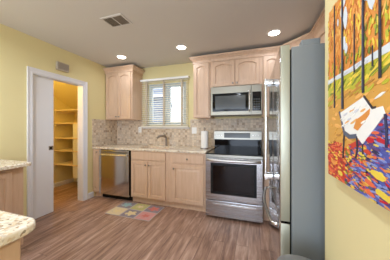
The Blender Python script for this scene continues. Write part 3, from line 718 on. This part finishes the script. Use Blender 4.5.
# ------------------------------------------------------------------ rug
rx0, rx1, ry0, ry1 = 0.725, 1.485, -1.09, -0.625
rugm = [plain('rug_'+n, c_, 0.95) for n, c_ in (('border_grey', (182, 172, 166)), ('tan', (214, 196, 158)), ('purple_grey', (140, 130, 138)), ('pink', (204, 146, 140)), ('teal', (140, 172, 178)), ('olive', (182, 178, 118)), ('coral', (202, 120, 108)), ('cream', (220, 200, 150)), ('dark', (96, 88, 96)))]
bm = NB(); box(bm, rx0, rx1, ry0, ry1, 0, 0.006, 0.002, 0)
def patch(x0, x1, y0, y1, mi): box(bm, x0, x1, y0, y1, 0.006, 0.0068, 0, mi)
cw = (rx1-rx0)/3; chh = (ry1-ry0)/2
tiles = [(0, 0, 1, 7), (1, 0, 2, 7), (2, 0, 3, 6), (0, 1, 2, 4), (1, 1, 5, 1), (2, 1, 2, 6)]
for i, j, m1, m2 in tiles:
    x0 = rx0+i*cw+0.010; x1 = rx0+(i+1)*cw-0.010; y0 = ry0+j*chh+0.010; y1 = ry0+(j+1)*chh-0.010
    patch(x0, x1, y0, y1, m1)
    cx_, cy_ = (x0+x1)/2, (y0+y1)/2; R0 = 0.075 if m1 in (2,) else 0.05
    b = bmesh.new(); vs = []
    for k in range(30):
        a = 2*PI*k/30; rr_ = R0*(0.8+0.25*math.cos(5*a+i)); vs.append(b.verts.new((cx_+rr_*math.cos(a)*1.25, cy_+rr_*math.sin(a), 0.0069)))
    f = b.faces.new(vs); r = bmesh.ops.extrude_face_region(b, geom=[f]); bmesh.ops.translate(b, vec=(0, 0, 0.0006), verts=[v for v in r['geom'] if isinstance(v, bmesh.types.BMVert)])
    for f in b.faces: f.material_index = m2
    merge(bm, b)
    for k in range(10):
        a = random.random()*6.28; q = random.uniform(0.06, 0.1); px, py = cx_+q*math.cos(a), cy_+q*math.sin(a)*0.85; s = random.uniform(0.006, 0.012)
        if x0+s < px < x1-s and y0+s < py < y1-s: box(bm, px-s, px+s, py-s*0.6, py+s*0.6, 0.0067, 0.0072, 0, m2 if k % 2 else 0)
obj('kitchen_mat', bm, rugm, None, 'small patchwork floor mat of coloured squares in front of the sink', 'mat', base=((rx0+rx1)/2, (ry0+ry1)/2, 0))

# ------------------------------------------------------------------ painting (s: metres from its far edge, t: metres above its lower edge)
PY0, PZ0, PWID, PHT, PX = -2.33, 1.084, 0.86, 0.692, 3.163
pt = thing('canvas_painting', 'unframed autumn park painting of a white bench and bare trees on the right wall', 'painting', (XW, PY0-PWID/2, PZ0))
PC = {'orange': (222, 146, 66), 'lorange': (236, 178, 96), 'dorange': (196, 116, 50), 'yellow': (232, 204, 74), 'lime': (186, 184, 50), 'green': (116, 128, 44), 'ochre': (214, 160, 72), 'dochre': (186, 132, 56), 'red': (200, 60, 40), 'coral': (226, 108, 68), 'brick': (160, 62, 40), 'blue': (84, 92, 170), 'lblue': (134, 148, 206), 'violet': (92, 62, 120), 'navy': (44, 46, 84), 'white': (240, 240, 236), 'sky': (214, 222, 228), 'ink': (48, 44, 54), 'slate': (84, 92, 112), 'grey': (212, 214, 222), 'crimson': (190, 24, 50)}
PK = list(PC); PMAT = [plain('paint_'+k, PC[k], 0.45) for k in PK]
bm = NB(); box(bm, PX+0.0005, XW-0.0005, PY0-PWID, PY0, PZ0, PZ0+PHT, 0.002, PK.index('orange'))
def poly(pts, c, d=0.0012, layer=0):
    b = bmesh.new(); x = PX-layer
    A = [b.verts.new((x+0.0006, PY0-s, PZ0+t)) for s, t in pts]; B = [b.verts.new((x-d, PY0-s, PZ0+t)) for s, t in pts]
    try:
        b.faces.new(A); b.faces.new(B[::-1])
    except ValueError: pass
    n = len(pts)
    for k in range(n): b.faces.new((A[k], A[(k+1) % n], B[(k+1) % n], B[k]))
    for f in b.faces: f.material_index = PK.index(c)
    merge(bm, b)
def stroke(s, t, L, wd, ang, c, layer):
    ca, sa = math.cos(ang), math.sin(ang); pts = []
    for k in range(8):
        a = 2*PI*k/8; u = L/2*math.cos(a)*random.uniform(0.85, 1.1); v = wd/2*math.sin(a)*random.uniform(0.8, 1.15)
        ps_, pt_ = s+u*ca-v*sa, t+u*sa+v*ca
        pts.append((min(max(ps_, 0.0), PWID), min(max(pt_, 0.0), PHT)))
    if len({(round(a, 4), round(b_, 4)) for a, b_ in pts}) < 8: return
    poly(pts, c, 0.0008, layer+random.uniform(0, 0.0007))
# ground colours of the big zones
poly([(0, 0.392), (PWID, 0.392), (PWID, 0.33), (0.3, 0.345), (0.15, 0.325), (0, 0.325)], 'lime', 0.0008)
poly([(0, 0.325), (0.15, 0.325), (0.3, 0.345), (PWID, 0.33), (PWID, 0.24), (0.38, 0.236), (0.26, 0.168), (0.15, 0.13), (0, 0.132)], 'ochre', 0.0008)
poly([(0, 0.132), (0.15, 0.13), (0.26, 0.168), (0.30, 0.10), (0.26, 0.0), (0, 0.0)], 'red', 0.0008)
poly([(0.26, 0.168), (0.38, 0.236), (PWID, 0.24), (PWID, 0.0), (0.2, 0.0), (0.27, 0.08)], 'blue', 0.0008)
rnd = random.uniform
for i in range(1200):       # foliage
    s, t = rnd(0, PWID), rnd(0.41, PHT)
    c = random.choice(['orange', 'lorange', 'dorange', 'orange', 'ochre', 'orange', 'lorange', 'yellow', 'ochre'])
    if t < 0.47: c = random.choice(['green', 'dorange', 'lime', 'dochre', 'orange'])
    if s > 0.24 and t < 0.50 and random.random() < 0.6: c = random.choice(['lime', 'yellow', 'green'])
    if s > 0.36 and t < 0.60 and random.random() < 0.45: c = random.choice(['lime', 'yellow'])
    stroke(s, t, rnd(0.012, 0.032), rnd(0.005, 0.011), rnd(0.9, 2.0), c, 0.0008)
for s, t, L, w_ in ((0.145, 0.66, 0.06, 0.03), (0.16, 0.585, 0.08, 0.028), (0.15, 0.50, 0.05, 0.022), (0.165, 0.475, 0.04, 0.018), (0.29, 0.60, 0.10, 0.04), (0.31, 0.555, 0.07, 0.035), (0.13, 0.62, 0.04, 0.012), (0.45, 0.62, 0.09, 0.05), (0.60, 0.58, 0.08, 0.04), (0.72, 0.63, 0.10, 0.05), (0.10, 0.60, 0.03, 0.01)):
    stroke(s, t, L, w_, 1.6, 'sky', 0.0018)
for i in range(240):       # meadow
    s, t = rnd(0, PWID), rnd(0.30, 0.385); c = random.choice(['lime', 'green', 'yellow', 'lime', 'yellow']) if t > 0.335 else random.choice(['ochre', 'lime', 'dochre'])
    stroke(s, t, rnd(0.025, 0.06), rnd(0.006, 0.012), rnd(0.1, 0.5), c, 0.0009)
poly([(0, 0.402), (0.187, 0.399), (0.377, 0.400), (PWID, 0.403), (PWID, 0.376), (0.377, 0.379), (0.187, 0.383), (0, 0.384)], 'sky', 0.001, 0.0012)
for i in range(24):
    s = rnd(0, PWID); stroke(s, rnd(0.384, 0.398), 0.04, 0.006, 0.05, random.choice(['white', 'grey']), 0.0022)
for i in range(120):       # ochre ground
    s, t = rnd(0, PWID), rnd(0.14, 0.325)
    if s > 0.26 and t < 0.245: continue
    stroke(s, t, rnd(0.025, 0.06), rnd(0.006, 0.014), rnd(-0.3, 0.5), random.choice(['ochre', 'lorange', 'dochre', 'ochre', 'lorange'] + (['white', 'coral'] if s > 0.33 else [])), 0.0009)
for i in range(480):       # fallen leaves: red on the left, blue on the right
    s, t = rnd(0, 0.33), rnd(0.0, 0.14)
    c = random.choice(['red', 'coral', 'brick', 'coral', 'brick', 'red', 'orange', 'yellow'] if s < 0.16 else ['coral', 'yellow', 'navy', 'blue', 'red', 'orange', 'violet', 'green'])
    stroke(s, t, rnd(0.014, 0.032), rnd(0.004, 0.009), rnd(-0.5, 0.3), c, 0.0009)
for i in range(1300):
    s, t = rnd(0.2, PWID), rnd(0.0, 0.235)
    if s < 0.38 and t > 0.168+(s-0.26)*0.56-0.01: continue
    c = random.choice(['blue', 'lblue', 'blue', 'violet', 'navy', 'lblue', 'blue', 'lblue', 'coral', 'yellow', 'crimson', 'orange', 'violet'])
    stroke(s, t, rnd(0.018, 0.042), rnd(0.004, 0.009), rnd(-0.4, 0.2), c, 0.0010)
for s, t, L, w_, c in ((0.335, 0.075, 0.07, 0.022, 'yellow'), (0.36, 0.03, 0.07, 0.02, 'yellow'), (0.30, 0.045, 0.05, 0.018, 'coral'), (0.305, 0.005+0.012, 0.04, 0.014, 'coral'), (0.30, 0.165, 0.05, 0.016, 'crimson'), (0.29, 0.13, 0.04, 0.014, 'red'), (0.26, 0.12, 0.03, 0.012, 'yellow'), (0.35, 0.165, 0.04, 0.014, 'crimson'), (0.12, 0.03, 0.04, 0.016, 'yellow'), (0.06, 0.06, 0.05, 0.018, 'orange')):
    stroke(s, t, L, w_, -0.15, c, 0.0019)
# bench
poly([(0.12, 0.253), (0.274, 0.289), (0.316, 0.249), (0.259, 0.168), (0.219, 0.169), (0.159, 0.187)], 'white', 0.001, 0.002)
poly([(0.316, 0.249), (0.356, 0.252), (0.366, 0.232), (0.268, 0.150), (0.240, 0.168)], 'white', 0.001, 0.0024)
for i in range(26):
    u = random.random(); v = random.random(); s = 0.135+u*0.15; t = 0.20+v*0.055+u*0.01
    stroke(s, t, 0.03, 0.007, 0.3, random.choice(['white', 'grey', 'white']) if i % 6 else 'lorange', 0.0030)
poly([(0.219, 0.197), (0.237, 0.224), (0.269, 0.235), (0.306, 0.251), (0.303, 0.236), (0.279, 0.216), (0.243, 0.190)], 'orange', 0.001, 0.0034)
def line(pts, w_, c, layer=0.003):
    for (s0, t0), (s1, t1) in zip(pts, pts[1:]):
        d_ = Vector((s1-s0, t1-t0)).normalized(); nx, ny = -d_.y*w_/2, d_.x*w_/2
        poly([(s0+nx, t0+ny), (s1+nx, t1+ny), (s1-nx, t1-ny), (s0-nx, t0-ny)], c, 0.001, layer)
line([(0.274, 0.291), (0.316, 0.251), (0.330, 0.252)], 0.006, 'ink')
line([(0.114, 0.258), (0.132, 0.225), (0.152, 0.180)], 0.008, 'slate')
line([(0.152, 0.182), (0.19, 0.168), (0.235, 0.172)], 0.014, 'slate', 0.0036)
line([(0.152, 0.178), (0.148, 0.13), (0.143, 0.09)], 0.007, 'ink'); line([(0.235, 0.172), (0.240, 0.135), (0.230, 0.102)], 0.007, 'ink')
line([(0.366, 0.232), (0.372, 0.185), (0.370, 0.15)], 0.008, 'navy'); line([(0.268, 0.15), (0.27, 0.12)], 0.005, 'ink')
for a in ((0.071, 0.277, PHT-0.01, 0.009), (0.140, 0.266, PHT-0.004, 0.013), (0.222, 0.375, 0.56, 0.006), (0.272, 0.300, PHT-0.006, 0.0105), (0.347, 0.324, PHT-0.004, 0.010), (0.316, 0.364, 0.42, 0.004), (0.47, 0.29, PHT-0.004, 0.018), (0.60, 0.35, PHT-0.004, 0.012), (0.73, 0.31, PHT-0.004, 0.018)):
    s, t0, t1, w_ = a; poly([(s-w_/2, t0), (s+w_/2, t0), (s+w_*0.35, t1), (s-w_*0.35, t1)], 'ink', 0.0012, 0.0032)
    if w_ > 0.01: poly([(s-w_/2, t0+0.01), (s-w_*0.15, t0+0.01), (s-w_*0.1, t1), (s-w_*0.35, t1)], 'slate', 0.0008, 0.0042)
obj('canvas', bm, PMAT, pt)
